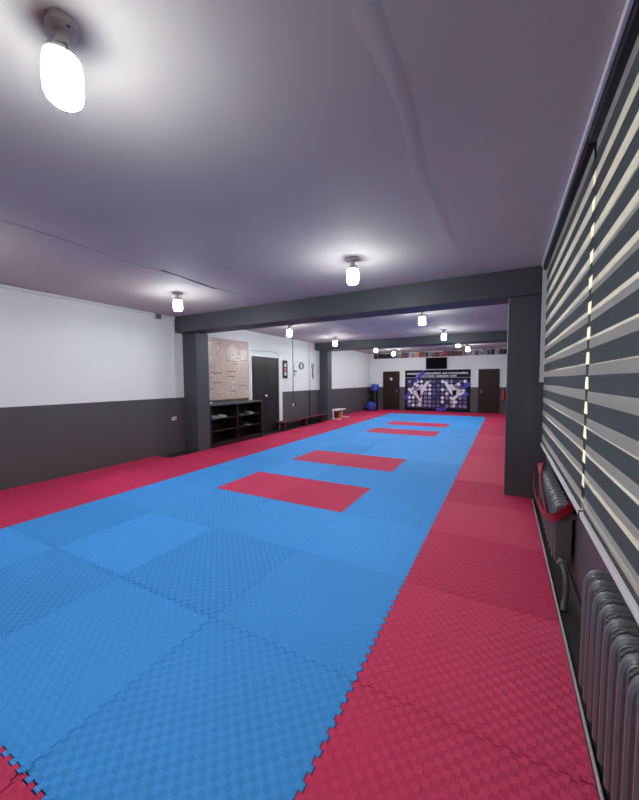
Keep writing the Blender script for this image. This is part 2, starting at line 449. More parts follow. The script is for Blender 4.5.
# ------------------------------------------------------------------ ceiling lamps
def make_lamp():
    t = thing('ceiling_lamp', '', 'lamp', (0, 0, CZ))
    b = BM()    # oblong bracket
    out = []
    for i in range(32):
        a = 2*PI*i/32; ca, sa = math.cos(a), math.sin(a)
        out.append((.078*math.copysign(abs(ca)**.55, ca), .05*math.copysign(abs(sa)**.7, sa)))
    prism(b, out, 'z', -.022, 0); bmesh.ops.bevel(b, geom=[e for e in b.edges if all(v.co.z < -.01 for v in e.verts)], offset=.006, segments=2, affect='EDGES')
    obj('base_plate', b, M['dustgrey'], t, smooth=True)
    for s in (-1, 1): obj('screw', lathe(BM(), [(.006, -.026), (.007, -.022), (.007, -.02)], s*.055, .012*s, 0, 10), M['wire'], t)
    obj('socket_neck', lathe(BM(), [(.022, -.085), (.024, -.078), (.03, -.074), (.03, -.064), (.024, -.06), (.026, -.02)], seg=20), M['dustgrey'], t, smooth=True)
    obj('shade_collar', lathe(BM(), [(.064, -.124), (.067, -.118), (.058, -.103), (.038, -.09), (.02, -.083)], seg=28), M['dustgrey'], t, smooth=True)
    for s in (-1, 1):
        w = BM(); tube(w, smooth_path([(s*.03, 0, -.075), (s*.052, 0, -.09), (s*.069, 0, -.105), (s*.066, 0, -.125)], 2), .003, 6)
        obj('wire_clip', w, M['wire'], t, smooth=True)
    obj('glass_jar', lathe(BM(), [(.02, -.286), (.046, -.283), (.061, -.268), (.067, -.245), (.069, -.22), (.069, -.165), (.064, -.135), (.055, -.12), (.05, -.116)], seg=32), M['glow'], t, smooth=True)
    return t
lamps = [(-.93, .23, 'big glowing jar lamp nearest the camera, on the ceiling near the window side'),
         (-4.02, .25, 'glowing jar lamp on the ceiling beside the long wall, closest to the camera end'),
         (-.93, 3.18, 'glowing jar lamp hanging just before the first charcoal beam, near the ceiling centre'),
         (-3.93, 3.2, 'glowing jar lamp before the first charcoal beam, on the white wall side'),
         (-.86, 6.62, 'glowing jar lamp just past the first beam, on the window side of the middle bay'),
         (-4.13, 6.68, 'glowing jar lamp just past the first beam, above the double door side'),
         (-.88, 9.6, 'glowing jar lamp just before the second beam, on the window side'),
         (-4.18, 9.42, 'glowing jar lamp just before the second beam, near its pillar on the long wall'),
         (-.79, 12.1, 'far glowing jar lamp just past the second beam, above the mural'),
         (-3.84, 12.4, 'far glowing jar lamp just past the second beam, on the long wall side'),
         (-.66, 14.1, 'farthest glowing jar lamp on the window side, near the picture row'),
         (-3.83, 14.8, 'farthest glowing jar lamp on the long wall side, near the picture row')]
L0 = make_lamp()
for i, (x, y, lab) in enumerate(lamps):
    o = L0 if i == 0 else copy_tree(L0)
    o.location = (x, y, CZ); o.rotation_euler = (0, 0, math.radians([-12, 5, 0, 10, -6, 8, 3, -4, 0, 6, 2, -5][i]))
    tag(o, lab, 'lamp', 'jar lamps on the ceiling')

# ------------------------------------------------------------------ zebra blinds
PER, DARK = .1525, .088
def blind(label, y0, y1, zb, phase, seed):
    t = thing('zebra_blind', label, 'blind', (WB, y0, 0), 0, 'zebra blinds at the window')
    L = y1 - y0; rnd = random.Random(seed)
    obj('head_rail', bbox(BM(), -.035, .05, .0, L-.01, 2.845, 2.925, .006), M['black'], t, smooth=True)
    def layer(dx, zlo, zhi, ya, yb, seq, ph, amp):
        b = BM(); ny = 40
        zs = []; z = zlo; k = 0
        edges = [zlo]; mids = []
        base = ph
        # boundaries of the bands from the bottom up
        acc = []; zz = base - 8*PER
        while zz < zhi + PER:
            for frac, mi in seq:
                acc.append((zz, mi)); zz += frac*PER
        acc.append((zz, 0))
        bands = []
        for (a, mi), (c, _) in zip(acc, acc[1:]):
            a2, c2 = max(a, zlo), min(c, zhi)
            if c2 - a2 > 1e-4: bands.append((a2, c2, mi))
        def P(y, z, e):
            f = (y - ya) / (yb - ya)
            s = 0
            if zlo + .01 < z < zhi - .01:
                kk = (z * 7.3) % 1.0
                s = amp * (.9*math.exp(-((f)*L/.22)) * (kk - .35) * 2 + .35*math.sin(f*7 + kk*6))
            return (dx + .0015*math.sin(z*41 + f*3), y, z + s)
        for a, c, mi in bands:
            n = 3
            rows = []
            for i in range(n+1):
                z = a + (c-a)*i/n
                rows.append([b.verts.new(P(ya + (yb-ya)*j/ny, z, 0)) for j in range(ny+1)])
            for r0, r1 in zip(rows, rows[1:]):
                for j in range(ny): b.faces.new((r0[j], r0[j+1], r1[j+1], r1[j])).material_index = mi
        bmesh.ops.remove_doubles(b, verts=b.verts[:], dist=1e-5)
        return b
    # front layer: dark band, thin open mesh line, sheer band
    obj('front_fabric', layer(0, zb+.02, 2.85,   .034, L-.030, [(DARK/PER, 0), (1-DARK/PER, 1)], phase, .006), [M['band'], M['sheer']], t, smooth=True)
    obj('back_fabric', layer(.028, zb+.02, 2.85, .003, L-.003, [(.077/PER, 0), (1-.077/PER, 1)], phase + DARK - .012, .0), [M['band'], M['backsheer']], t, smooth=True)
    b = BM(); bbox(b, -.014, .03, .004, L-.004, zb-.012, zb+.024, .005); 
    obj('bottom_rail', b, M['alu'], t, smooth=True)
    for yy in (.0, L-.006): obj('end_cap', bbox(BM(), -.016, .032, yy, yy+.006, zb-.014, zb+.026, .002), M['black'], t)
    return t
blind('striped zebra blind at the far half of the window, ending beside the charcoal pillar', 1.935, 4.43, .735, 1.475, 1)
blind('striped zebra blind at the near half of the window, above the larger radiator', -2.35, 1.925, .735, 1.470, 2)

# ------------------------------------------------------------------ radiators
def radiator(label, y0, n, pitch, z0, z1, x0, x1, fill=.36, col=.2):
    t = thing('cast_iron_radiator', label, 'radiator', (x0, y0, FZ), 0, 'radiators under the window')
    H0, H1 = z0 - FZ, z1 - FZ; D = x1 - x0
    for i in range(n):
        yc = (i + .5) * pitch; b = BM()
        # rounded slab in x/z with soft shoulders
        prof = []
        R = .045
        for cx, cz, a0 in ((D-R*.8, H1-R*.8, 0), (R*.7, H1-R*.9, 90)):
            for k in range(6):
                a = math.radians(a0 + k*18); prof.append((cx + R*.8*math.cos(a), cz + R*.8*math.sin(a)*(1 if a0 == 0 else 1.05)))
        for cx, cz, a0 in ((R*.7, H0+R*.7, 180), (D-R*.8, H0+R*.7, 270)):
            for k in range(6):
                a = math.radians(a0 + k*18); prof.append((cx + R*.7*math.cos(a), cz + R*.7*math.sin(a)))
        prism(b, prof, 'y', yc - pitch*fill, yc + pitch*fill)
        bmesh.ops.bevel(b, geom=[e for e in b.edges if abs(e.verts[0].co.y - e.verts[1].co.y) < 1e-6], offset=pitch*(.5-fill)*1.1, segments=3, affect='EDGES')
        # raised front column and top shoulder
        tube(b, smooth_path([(-.002, yc, H0+.04), (-.002, yc, H1-.07), (.006, yc, H1-.03), (.03, yc, H1-.008), (D-.03, yc, H1-.012)], 2), pitch*col, 10)
        # joining hubs
        for zz in (H0+.055, H1-.06): lathe(b, [(.028, yc-pitch*.5), (.028, yc+pitch*.5)], D*.5, 0, zz, 14, 'y')
        obj('section', b, M['cast'], t, smooth=True)
    for s, yy in ((-1, .02), (1, n*pitch-.02)):
        obj('wall_bracket', box(BM(), D*.4, WR-x0-.001, yy-.012, yy+.012, H1-.1, H1-.07), M['cast'], t)
    if H0 < .12:
        for yy in (pitch*1.5, (n-1.5)*pitch): obj('foot', bbox(BM(), .03, .07, yy-.015, yy+.015, 0, H0+.04, .004), M['cast'], t)
    return t
radiator('dark grey cast-iron radiator under the near blind, larger and closest to the camera', -.31, 19, .0905, .075, .665, 1.0, 1.098, .42, .24)
r1 = radiator('dark grey cast-iron radiator by the pillar with a red belt looped on it', 2.46, 9, .142, .15, .615, 1.0, 1.098, .45, .12)
# pipe from the far radiator down and along the wall
pp = thing('heating_pipe', 'dark elbow pipe dropping from the far radiator to the floor at the mat edge', 'pipe', (1.035, 2.44, FZ))
obj('elbow', tube(BM(), smooth_path([(0, .022, .225), (0, -.05, .225), (.008, -.13, .21), (.012, -.18, .14), (.008, -.2, .08), (-.004, -.225, .03), (-.012, -.25, .012), (-.014, -.27, .0)], 3), .018, 12), M['pipe_dark'], pp, smooth=True)
obj('union_nut', lathe(BM(), [(.027, -.06), (.03, -.054), (.03, -.028), (.027, -.022)], 0, 0, .225, 8, 'y'), M['cast'], pp)

# red belt looped around the far radiator
def ribbon(bm, pts, widths, th=.003):
    pts = [Vector(p) for p in pts]; n = len(pts); R = []
    for i, p in enumerate(pts):
        w = Vector(widths[i]); tg = (pts[min(i+1, n-1)] - pts[max(i-1, 0)]).normalized(); nn = tg.cross(w).normalized()*th*.5
        R.append([bm.verts.new(p + w*.5 + nn), bm.verts.new(p - w*.5 + nn), bm.verts.new(p - w*.5 - nn), bm.verts.new(p + w*.5 - nn)])
    for a, b in zip(R, R[1:]):
        for k in range(4): bm.faces.new((a[k], a[(k+1) % 4], b[(k+1) % 4], b[k]))
    bm.faces.new(R[0][::-1]); bm.faces.new(R[-1])
    return bm
ctrl = [((.966, 2.70, .425), (-1,0,0)), ((.966, 3.0, .45), (-1,0,0)), ((.972, 3.42, .55), (-1,0,0)), ((.985, 3.62, .625), (-1,0,.6)), ((1.0, 3.72, .648), (0,0,1)),
        ((.985, 3.83, .62), (-.5,.3,.5)), ((.955, 3.93, .50), (-1,0,.2)), ((.945, 3.82, .36), (-1,0,0)), ((.948, 3.40, .335), (-1,0,0)), ((.955, 2.95, .385), (-1,0,0)), ((.960, 2.66, .445), (-1,-.2,0)),
        ((.980, 2.47, .50), (-.6,-.8,0)), ((1.02, 2.435, .55), (0,-1,0)), ((1.07, 2.44, .60), (0,-1,0)), ((1.106, 2.48, .65), (.6,-.6,.3)), ((1.108, 2.62, .68), (1,0,0))]
P3 = smooth_path([c[0] for c in ctrl], 3); N3 = smooth_path([c[1] for c in ctrl], 3); W3 = []
for q, nv in enumerate(N3):
    tg = (P3[min(q+1, len(P3)-1)] - P3[max(q-1, 0)]).normalized(); W3.append(tg.cross(nv).normalized() * .052)
tag(obj('training_belt', ribbon(BM(), P3, W3), M['belt'], smooth=True), 'red fabric belt looped over the far radiator next to the charcoal pillar', 'belt')

# ------------------------------------------------------------------ long wall, first bay
def wall_pipe(name, label, y, r, low=True):
    t = thing(name, label, 'pipe', (WL + r + .006, y, FZ), 0, 'vertical pipes on the long wall')
    if low: obj('painted_length', lathe(BM(), [(r, 0), (r, 1.185-FZ)], seg=14), M['charcoal'], t, smooth=True)
    obj('white_length', lathe(BM(), [(r*1.02, 1.185-FZ), (r*1.02, CZ-FZ-.001)], seg=14), M['pipe_white'], t, smooth=True)
    return t
wall_pipe('riser_pipe', 'vertical pipe on the white wall just before the first pillar and beam', 4.46, .022, False)
wall_pipe('riser_pipe', 'vertical pipe between the hanging ring of cable and the olive lettered strip', 10.30, .028)
def socket(label, y, z, w=.10, h=.075):
    t = thing('wall_socket', label, 'socket', (WL, y, z))
    obj('face_plate', bbox(BM(), 0, .014, -w/2, w/2, -h/2, h/2, .004), M['white'], t, smooth=True)
    for s in ((-1, 1) if w > .09 else (0,)):
        obj('socket_well', lathe(BM(), [(.019, .0141), (.019, .016), (.012, .0161)], 0, s*w*.24, 0, 14, 'x'), M['wire'], t)
    return t
socket('white double wall socket low on the dark paint beside the first pillar', 4.44, .735, .115, .075)
socket('white wall socket on dark paint near the blue bags in the far corner', 16.55, .70, .08, .08)
t = thing('junction_box', 'small grey box under the ceiling on the white wall before the first beam', 'box', (WL, 4.10, 2.885))
obj('box_body', bbox(BM(), 0, .06, -.07, .07, -.07, .045, .006), M['dustgrey'], t, smooth=True)
obj('cover', bbox(BM(), .06, .066, -.06, .06, -.06, .035, .002), M['wire'], t)

# ------------------------------------------------------------------ shoe cabinet
CY0, CY1, CX0, CX1, CT = 5.10, 6.98, WL + .01, -5.265, 1.0
t = thing('shoe_cabinet', 'dark wood open shoe cabinet under the poster, between pillar and double door', 'cabinet', (CX0, CY0, FZ))
D, L, H = CX1 - CX0, CY1 - CY0, CT - FZ
obj('top_board', bbox(BM(), 0, D+.012, -.005, L+.01, H-.035, H, .004), M['wenge_top'], t)
obj('back_panel', box(BM(), 0, .012, 0, L, .09, H-.035), M['wenge'], t)
for y in (0, L*.47, L-.028): obj('upright', bbox(BM(), .012, D, y, y+.028, 0, H-.035, .003), M['wenge'], t)
for (a, b_) in ((.028, L*.47), (L*.47+.028, L-.028)):
    for z in (.09, .375, .66): obj('shelf', bbox(BM(), .012, D-.008, a, b_, z, z+.022, .003), M['wenge'], t)
    obj('plinth', box(BM(), D-.03, D-.012, a, b_, 0, .09), M['wenge'], t)
def shoe(label, y, z, m, x=-5.42, rz=0.0, L_=.27, grp='shoes in the cabinet'):
    t = thing('shoe', label, 'shoe', (x, y, z), rz, grp)
    s = BM(); out = []
    for i in range(24):
        a = 2*PI*i/24; c, q = math.cos(a), math.sin(a)
        out.append((c*L_/2, q*(.047 if c > 0 else .038)))
    prism(s, out, 'z', 0, .022)
    obj('sole', s, M['midprint'] if m is M['shoedark'] else m, t)
    u = BM(); rings = []
    for z_, k, sh, sq in ((.022, 1.0, 0, 1), (.04, .97, -.004, 1), (.054, .78, -.03, .85), (.066, .55, -.055, .75), (.076, .44, -.07, .7)):
        rings.append([u.verts.new((x_*k + sh, y_*.95*sq, z_)) for x_, y_ in out])
    for a, b in zip(rings, rings[1:]):
        for i in range(24): u.faces.new((a[i], a[(i+1) % 24], b[(i+1) % 24], b[i]))
    u.faces.new(rings[0][::-1]); u.faces.new(rings[-1])
    obj('upper', u, m, t, smooth=True)
    return t
sz = FZ + .66 + .022
shoe('pale shoe on the upper shelf of the cabinet, nearest the pillar', 5.32, sz, M['shoe'], rz=1.35)
shoe('pale shoe on the upper shelf of the cabinet, second from the pillar', 5.62, sz, M['shoe'], rz=1.45)
shoe('pale shoe at the door end of the upper shelf of the cabinet', 6.62, sz, M['shoe'], rz=.3)
shoe('dark shoe on the upper shelf in the door-side half of the cabinet', 6.22, sz, M['shoedark'], rz=.2)
shoe('dark shoe on the middle shelf in the door-side half of the cabinet', 6.48, FZ+.375+.022, M['shoedark'], rz=.2)
t = thing('lidded_box', 'small pale oval box on top of the shoe cabinet beside the pillar', 'box', (-5.33, 5.14, CT))
obj('box_body', lathe(BM(), [(.05, 0), (.055, .01), (.055, .035)], seg=20, sy=1.5), M['shoe'], t, smooth=True)
obj('lid', lathe(BM(), [(.058, .035), (.058, .045), (.03, .05)], seg=20, sy=1.5), M['white'], t, smooth=True)

# ------------------------------------------------------------------ poster of figures
PY0, PY1, PZ0, PZ1 = 5.0, 6.92, 1.07, 2.62
t = thing('wall_poster', 'large glossy two-sheet tan poster with drawn figures, above the shoe cabinet', 'poster', (WL, PY0, PZ0))
Wd, Hd = PY1-PY0, PZ1-PZ0
SPL = 5.99 - PY0
for a, b_ in ((0, SPL-.004), (SPL, Wd)):
    obj('poster_sheet', bbox(BM(), .004, .018, a, b_, 0, Hd, .002), M['poster'], t)
rnd = random.Random(3)
ink, pale = BM(), BM()
def mark(b, y, z, w, h, x=.0185): box(b, .0175, x, y-w/2, y+w/2, z-h/2, z+h/2)
for (ya, yb) in ((.06, SPL-.06), (SPL+.06, Wd-.08)):
    z = Hd - .1
    while z > .08:
        if rnd.random() < .45:
            wl_ = rnd.uniform(.18, .4); y = rnd.uniform(ya+wl_/2, yb-wl_/2); mark(ink, y, z, wl_, .016)
            z -= .055
        y = ya
        while y < yb:
            w_ = rnd.uniform(.02, .05)
            if rnd.random() < .45: mark(pale, y+w_/2, z + rnd.uniform(-.015, .015), w_*1.4, rnd.uniform(.03, .06), .0183)
            if rnd.random() < .6: mark(ink, y+w_/2, z + rnd.uniform(-.02, .02), w_*rnd.uniform(.3, .7), rnd.uniform(.01, .028))
            y += w_ + .03
        z -= rnd.uniform(.07, .11)
# two large sketched torsos with outstretched arms
for cy, cz, s in ((SPL+.30, Hd-.30, 1.0), (SPL+.74, Hd-.33, .75)):
    pts = [(-.07,.12),(-.05,.17),(.05,.17),(.07,.12),(.17,.1),(.2,-.08),(.15,-.08),(.11,.03),(.09,-.2),(-.09,-.2),(-.11,.03),(-.15,-.08),(-.2,-.08),(-.17,.1)]
    prism(pale, [(cy+a*s, cz+b_*s) for a, b_ in pts], 'x', .0175, .0187)
    for sx in (-1, 1): mark(ink, cy+sx*.2*s, cz-.02, .012, .14*s, .019)
    mark(ink, cy, cz-.09*s, .06*s, .02, .0192)
box(ink, .0175, .0189, SPL+.05, SPL+.5, Hd-.565, Hd-.55); box(ink, .0175, .0189, SPL+.55, Wd-.06, Hd-.525, Hd-.515)
obj('drawn_lines', ink, M['ink'], t); obj('drawn_figures', pale, M['inkpale'], t)
obj('edge_strip', bbox(BM(), .002, .03, Wd, Wd+.045, -.09, Hd-.02, .004), M['white'], t)

# ------------------------------------------------------------------ double door in the long wall
DY0, DY1, DZ = 7.02, 8.33, 2.25
d = thing('door_1', 'black-brown double door in the long wall beside the shoe cabinet', 'door', (WL, DY0, FZ)); d['kind'] = 'structure'
w = (DY1-DY0)/2
for k in (0, 1):
    lf = obj('door_leaf', bbox(BM(), 0, .045, k*w+.003, (k+1)*w-.003, .01, DZ-FZ, .006), M['doorblack'], d)
    fr = BM()
    for (a, b_, c, e) in ((.09, w-.09, .15, .95), (.09, w-.09, 1.1, 2.1)):
        for q in ((a, a+.018, c, e), (b_-.018, b_, c, e), (a, b_, c, c+.018), (a, b_, e-.018, e)): box(fr, .044, .05, k*w+q[0], k*w+q[1], q[2], q[3])
    obj('panel_moulding', fr, M['doorblack'], lf)
obj('door_knob', lathe(BM(), [(.012, .045), (.014, .07), (.03, .078), (.034, .095), (.022, .11)], 0, w-.05, 1.12, 16, 'x'), M['white'], d, smooth=True)
fb = BM(); bbox(fb, 0, .06, DY1-DY0, DY1-DY0+.17, 0, DZ-FZ+.06, .006)
bbox(fb, 0, .05, -.05, 0, 0, DZ-FZ+.06, .006); bbox(fb, 0, .05, 0, DY1-DY0, DZ-FZ, DZ-FZ+.06, .006)
obj('door_frame', fb, M['white'], d)
# cable arching over the door
tag(obj('wall_cable', tube(BM(), smooth_path([(WL+.008, y, z) for y, z in ((7.05, 2.40), (7.6, 2.42), (8.05, 2.44), (8.25, 2.42), (8.42, 2.33), (8.47, 2.20))], 2), .007, 6), M['midprint']), 'thin grey cable arching along the wall above the double door', 'cable')

# ------------------------------------------------------------------ wall items in the second bay
t = thing('wall_sign', 'narrow black hanging panel with pale and pink round emblems, beside the double door', 'sign', (WL, 8.735, 1.62))
obj('sign_board', bbox(BM(), .004, .024, -.13, .13, 0, .58, .004), M['black'], t)
for z, m, r in ((.43, M['paleprint'], .062), (.29, M['pinkprint'], .066), (.15, M['paleprint'], .062)):
    e = obj('emblem', lathe(BM(), [(r, .0235), (r, .0262)], 0, 0, z, 20, 'x', ), m, t)
    obj('emblem_center', lathe(BM(), [(r*.42, .0255), (r*.42, .0275)], 0, 0, z, 14, 'x'), M['midprint'], e)
obj('red_band', box(BM(), .0235, .025, -.115, -.075, .17, .42), M['maroon'], t)
tag(obj('wall_cable', tube(BM(), [(WL+.009, 9.21, CZ-.01), (WL+.009, 9.215, 1.9), (WL+.009, 9.205, .76)], .009, 6), M['pipe_dark']), 'thin dark cable dropping straight down the wall to the round white outlet', 'cable')
t = thing('wall_outlet', 'round white outlet with black plug low on the dark wall above the bench', 'socket', (WL, 9.21, .73))
obj('face_plate', lathe(BM(), [(.045, 0), (.045, .022), (.034, .03)], seg=18, axis='x'), M['white'], t, smooth=True)
obj('plug', bbox(BM(), .0, .045, .055, .115, -.035, .035, .006), M['black'], t)
t = thing('control_box', 'small pale box with dark top on the wall below the hanging ring of cable', 'box', (WL, 9.36, 1.70))
obj('box_body', bbox(BM(), 0, .045, -.06, .06, 0, .15, .006), M['pipe_white'], t)
obj('dark_cap', bbox(BM(), 0, .05, -.09, .05, .15, .19, .006), M['pipe_dark'], t)
tag(obj('wall_cable', tube(BM(), smooth_path([(WL+.01, y, z) for y, z in ((9.29, 1.90), (9.25, 2.0), (9.30, 2.12), (9.45, 2.19), (9.6, 2.19))], 2), .006, 6), M['wire']), 'thin looping wire between the dark cable and the hanging ring', 'cable')
cb = BM()
for k in range(3):
    tube(cb, [(WL+.022+.012*k, 9.72 + (.125-.006*(k % 2))*math.cos(a*2*PI/28), 2.06 + (.115-.008*(k % 2))*math.sin(a*2*PI/28)) for a in range(28)], .010, 7, True)
tag(obj('cable_coil', cb, M['pipe_dark'], smooth=True), 'dark ring of coiled cable hanging on the white wall above the bench', 'cable')
t = thing('wall_strip', 'narrow vertical strip with olive characters on the white wall by the second pillar', 'sign', (WL, 10.56, 1.58))
obj('strip_backing', bbox(BM(), .002, .008, -.12, .12, 0, .62, .002), M['white'], t)
gl = BM()
def st(y0, z0, y1, z1, w=.022):
    a, b_ = Vector((0, y0, z0)), Vector((0, y1, z1)); n = (b_-a).normalized(); s = Vector((0, -n.z, n.y))*w
    prism(gl, [((a+s).y, (a+s).z), ((b_+s).y, (b_+s).z), ((b_-s).y, (b_-s).z), ((a-s).y, (a-s).z)], 'x', .0075, .011)
for y0, z0, y1, z1 in ((-.07,.58,.05,.58),(-.07,.50,.04,.50),(-.07,.58,-.07,.43),(-.07,.43,.04,.43),(.06,.60,.06,.41),(.085,.52,.06,.52),
                       (-.04,.385,.05,.385),(-.06,.345,.06,.345),(-.045,.33,.045,.30),(0,.345,0,.26),(-.06,.26,.06,.26),(-.05,.30,.05,.33),
                       (-.06,.215,.04,.215),(-.01,.215,-.06,.14),(-.01,.19,.04,.14),(-.07,.11,.07,.11),(0,.11,0,.07),(-.06,.06,.06,.06),(.06,.06,.06,.02),(.07,.2,.07,.13)): st(y0, z0, y1, z1)
obj('characters', gl, M['olive'], t)
# bench
t = thing('low_bench', 'long low dark red-brown wooden bench along the wall between double door and pillar', 'bench', (-5.45, 8.16, FZ))
LB = 2.85; HB = .27 - FZ
obj('seat_plank', bbox(BM(), -.14, .12, -.12, LB, HB-.035, HB, .006), M['benchwood'], t)
for y in (.12, LB*.5, LB-.18):
    g = BM(); bbox(g, -.11, .09, y-.02, y+.02, 0, HB-.035, .004); obj('leg', g, M['benchwood'], t)
obj('stretcher', bbox(BM(), -.02, .0, .14, LB-.2, .06, .11, .004), M['wood'], t)
# dark riser of the floor in front of the door and under the bench needs no extra mesh: the floor shows there

# ------------------------------------------------------------------ third bay
t = thing('step_stool', 'small white stool standing on the red mats just past the second pillar', 'stool', (-5.33, 12.0, 0), math.radians(0))
obj('stool_top', bbox(BM(), -.17, .17, -.44, .44, .335, .37, .008), M['white'], t)
for y in (-.40, .40):
    lg = obj('leg', bbox(BM(), -.025, .025, y-.022, y+.022, .03, .335, .004), M['white'], t)
    obj('foot', bbox(BM(), -.19, .34, y-.028, y+.028, 0, .035, .006), M['white'], lg)
tb = thing('storage_tub', 'amber tub standing under the small white stool', 'tub', (-5.34, 12.14, 0))
obj('tub_body', lathe(BM(), [(.10, 0), (.115, .01), (.12, .2), (.125, .21)], seg=22), M['orange'], tb, smooth=True)
obj('lid', lathe(BM(), [(.128, .21), (.128, .235), (.11, .245)], seg=22), M['orange'], tb, smooth=True)
tb = thing('storage_tub', 'dark maroon tub under the small white stool, beside the amber one', 'tub', (-5.34, 11.83, 0))
obj('tub_body', lathe(BM(), [(.09, 0), (.105, .01), (.11, .2), (.115, .21)], seg=22), M['maroon'], tb, smooth=True)
obj('lid', lathe(BM(), [(.118, .21), (.118, .235), (.1, .245)], seg=22), M['maroon'], tb, smooth=True)

# blue-topped standing bag and round kit bag in the far corner
t = thing('standing_bag', 'black upright training bag with blue padded top in the far corner', 'bag', (-5.27, 16.35, 0))
obj('bag_base', lathe(BM(), [(.17, 0), (.18, .02), (.17, .07), (.13, .1)], seg=24), M['black'], t, smooth=True)
obj('bag_body', lathe(BM(), [(.15, .1), (.165, .12), (.165, .93), (.15, .97)], seg=24), M['black'], t, smooth=True)
hd = obj('padded_top', lathe(BM(), [(.15, .97), (.2, 1.0), (.215, 1.08), (.215, 1.24), (.19, 1.31), (.1, 1.345), (.02, 1.35)], seg=24), M['bluevinyl'], t, smooth=True)
obj('seam_band', lathe(BM(), [(.217, 1.10), (.219, 1.11), (.219, 1.15), (.217, 1.16)], seg=24), M['violet'], hd)
t = thing('kit_bag', 'round blue kit bag lying on the red mats before the black standing bag', 'bag', (-5.3, 15.9, 0))
obj('bag_body', lathe(BM(), [(.1, 0), (.2, .03), (.26, .14), (.27, .25), (.22, .37), (.12, .44), (.05, .46)], seg=26), M['bluevinyl'], t, smooth=True)
obj('carry_strap', tube(BM(), smooth_path([(-.16, -.05, .36), (-.15, -.2, .3), (-.05, -.27, .2), (.1, -.28, .26), (.15, -.12, .38)], 2), .014, 8), M['black'], t, smooth=True)
obj('bag_panel', lathe(BM(), [(.262, .14), (.274, .2), (.274, .24), (.268, .26)], seg=26), M['violet'], t, smooth=True)

# ------------------------------------------------------------------ back wall
def back_door(name, label, xa, xb, h, sign, hinge):
    d = thing(name, label, 'door', (xa, YB, FZ)); d['kind'] = 'structure'
    w = xb - xa
    lf = obj('door_leaf', bbox(BM(), .06, w-.06, -.05, 0, .01, h-.05, .005), M['wood'], d)
    fr = BM()
    for (a, b_, c, e) in ((.15, w-.15, .15, .9), (.15, w-.15, 1.05, h-.2)):
        for q in ((a, a+.025, c, e), (b_-.025, b_, c, e), (a, b_, c, c+.025), (a, b_, e-.025, e)): box(fr, q[0], q[1], -.06, -.049, q[2], q[3])
    obj('panel_moulding', fr, M['wenge'], lf)
    f2 = BM(); bbox(f2, 0, .06, -.07, 0, 0, h, .005); bbox(f2, w-.06, w, -.07, 0, 0, h, .005); bbox(f2, .06, w-.06, -.07, 0, h-.05, h, .005)
    obj('door_frame', f2, M['wenge'], d)
    hx = .13 if hinge else w-.13
    hb = BM(); tube(hb, [(hx, -.05, 1.0), (hx, -.09, 1.0), (hx + (.1 if hinge else -.1), -.095, 1.0)], .01, 8); bbox(hb, hx-.02, hx+.02, -.056, -.048, .92, 1.1, .003)
    obj('door_handle', hb, M['wire'], d, smooth=True)
    if sign: obj('door_plaque', lathe(BM(), [(.07, -.062), (.075, -.05)], w*.5, 0, 1.62, 20, 'y'), M['paleprint'], d)
    return d
back_door('door_2', 'dark brown wooden door with a round pale plaque, beside the mural', -4.95, -4.09, 2.01, True, False)
back_door('door_3', 'dark brown wooden door at the window end of the back wall', -.42, .44, 2.04, False, True)

# mural board
BX0, BX1, BZ0, BZ1 = -3.80, -.75, .02, 2.02
t = thing('mural_board', 'dark purple display board with rows of medallions and two kicking fighters', 'board', (BX0, YB, BZ0))
Wm, Hm = BX1-BX0, BZ1-BZ0
def bx(s): return s*Wm
def bz(q): return (1-q)*Hm
obj('board_panel', bbox(BM(), 0, Wm, -.04, 0, 0, Hm, .004), M['navy'], t)
obj('picture_area', box(BM(), bx(.036), bx(.965), -.046, -.039, bz(.945), bz(.225)), M['mural'], t)
lb = BM(); box(lb, 0, Wm, -.047, -.039, bz(.195), bz(.180))
obj('header_rule', lb, M['midprint'], t)
# two rows of block lettering, too small in the photo to read
rnd = random.Random(11); tx = BM()
def textrow(s0, s1, qc, hh, words_):
    x = bx(s0); n = sum(words_); gap = .05; cw = (bx(s1)-bx(s0) - gap*(len(words_)-1))/n
    for wd in words_:
        for _ in range(wd):
            a, b_ = x + cw*.1, x + cw*.9; z0, z1 = bz(qc)-hh/2, bz(qc)+hh/2; k = rnd.randrange(4); s = cw*.24
            box(tx, a, a+s, -.047, -.039, z0, z1)
            if k in (0, 2): box(tx, a+s, b_, -.047, -.039, z1-hh*.22, z1)
            if k in (1, 2): box(tx, a+s, b_, -.047, -.039, z0, z0+hh*.22)
            if k != 2: box(tx, b_-s, b_, -.047, -.039, z0, z1)
            if k in (0, 3): box(tx, a+s, b_-s, -.047, -.039, bz(qc)-hh*.11, bz(qc)+hh*.11)
            x += cw
        x += gap
textrow(.03, .97, .085, .095, [9, 11, 3, 11]); textrow(.18, .80, .150, .08, [7, 5, 8, 4])
obj('header_lettering', tx, M['paleprint'], t)
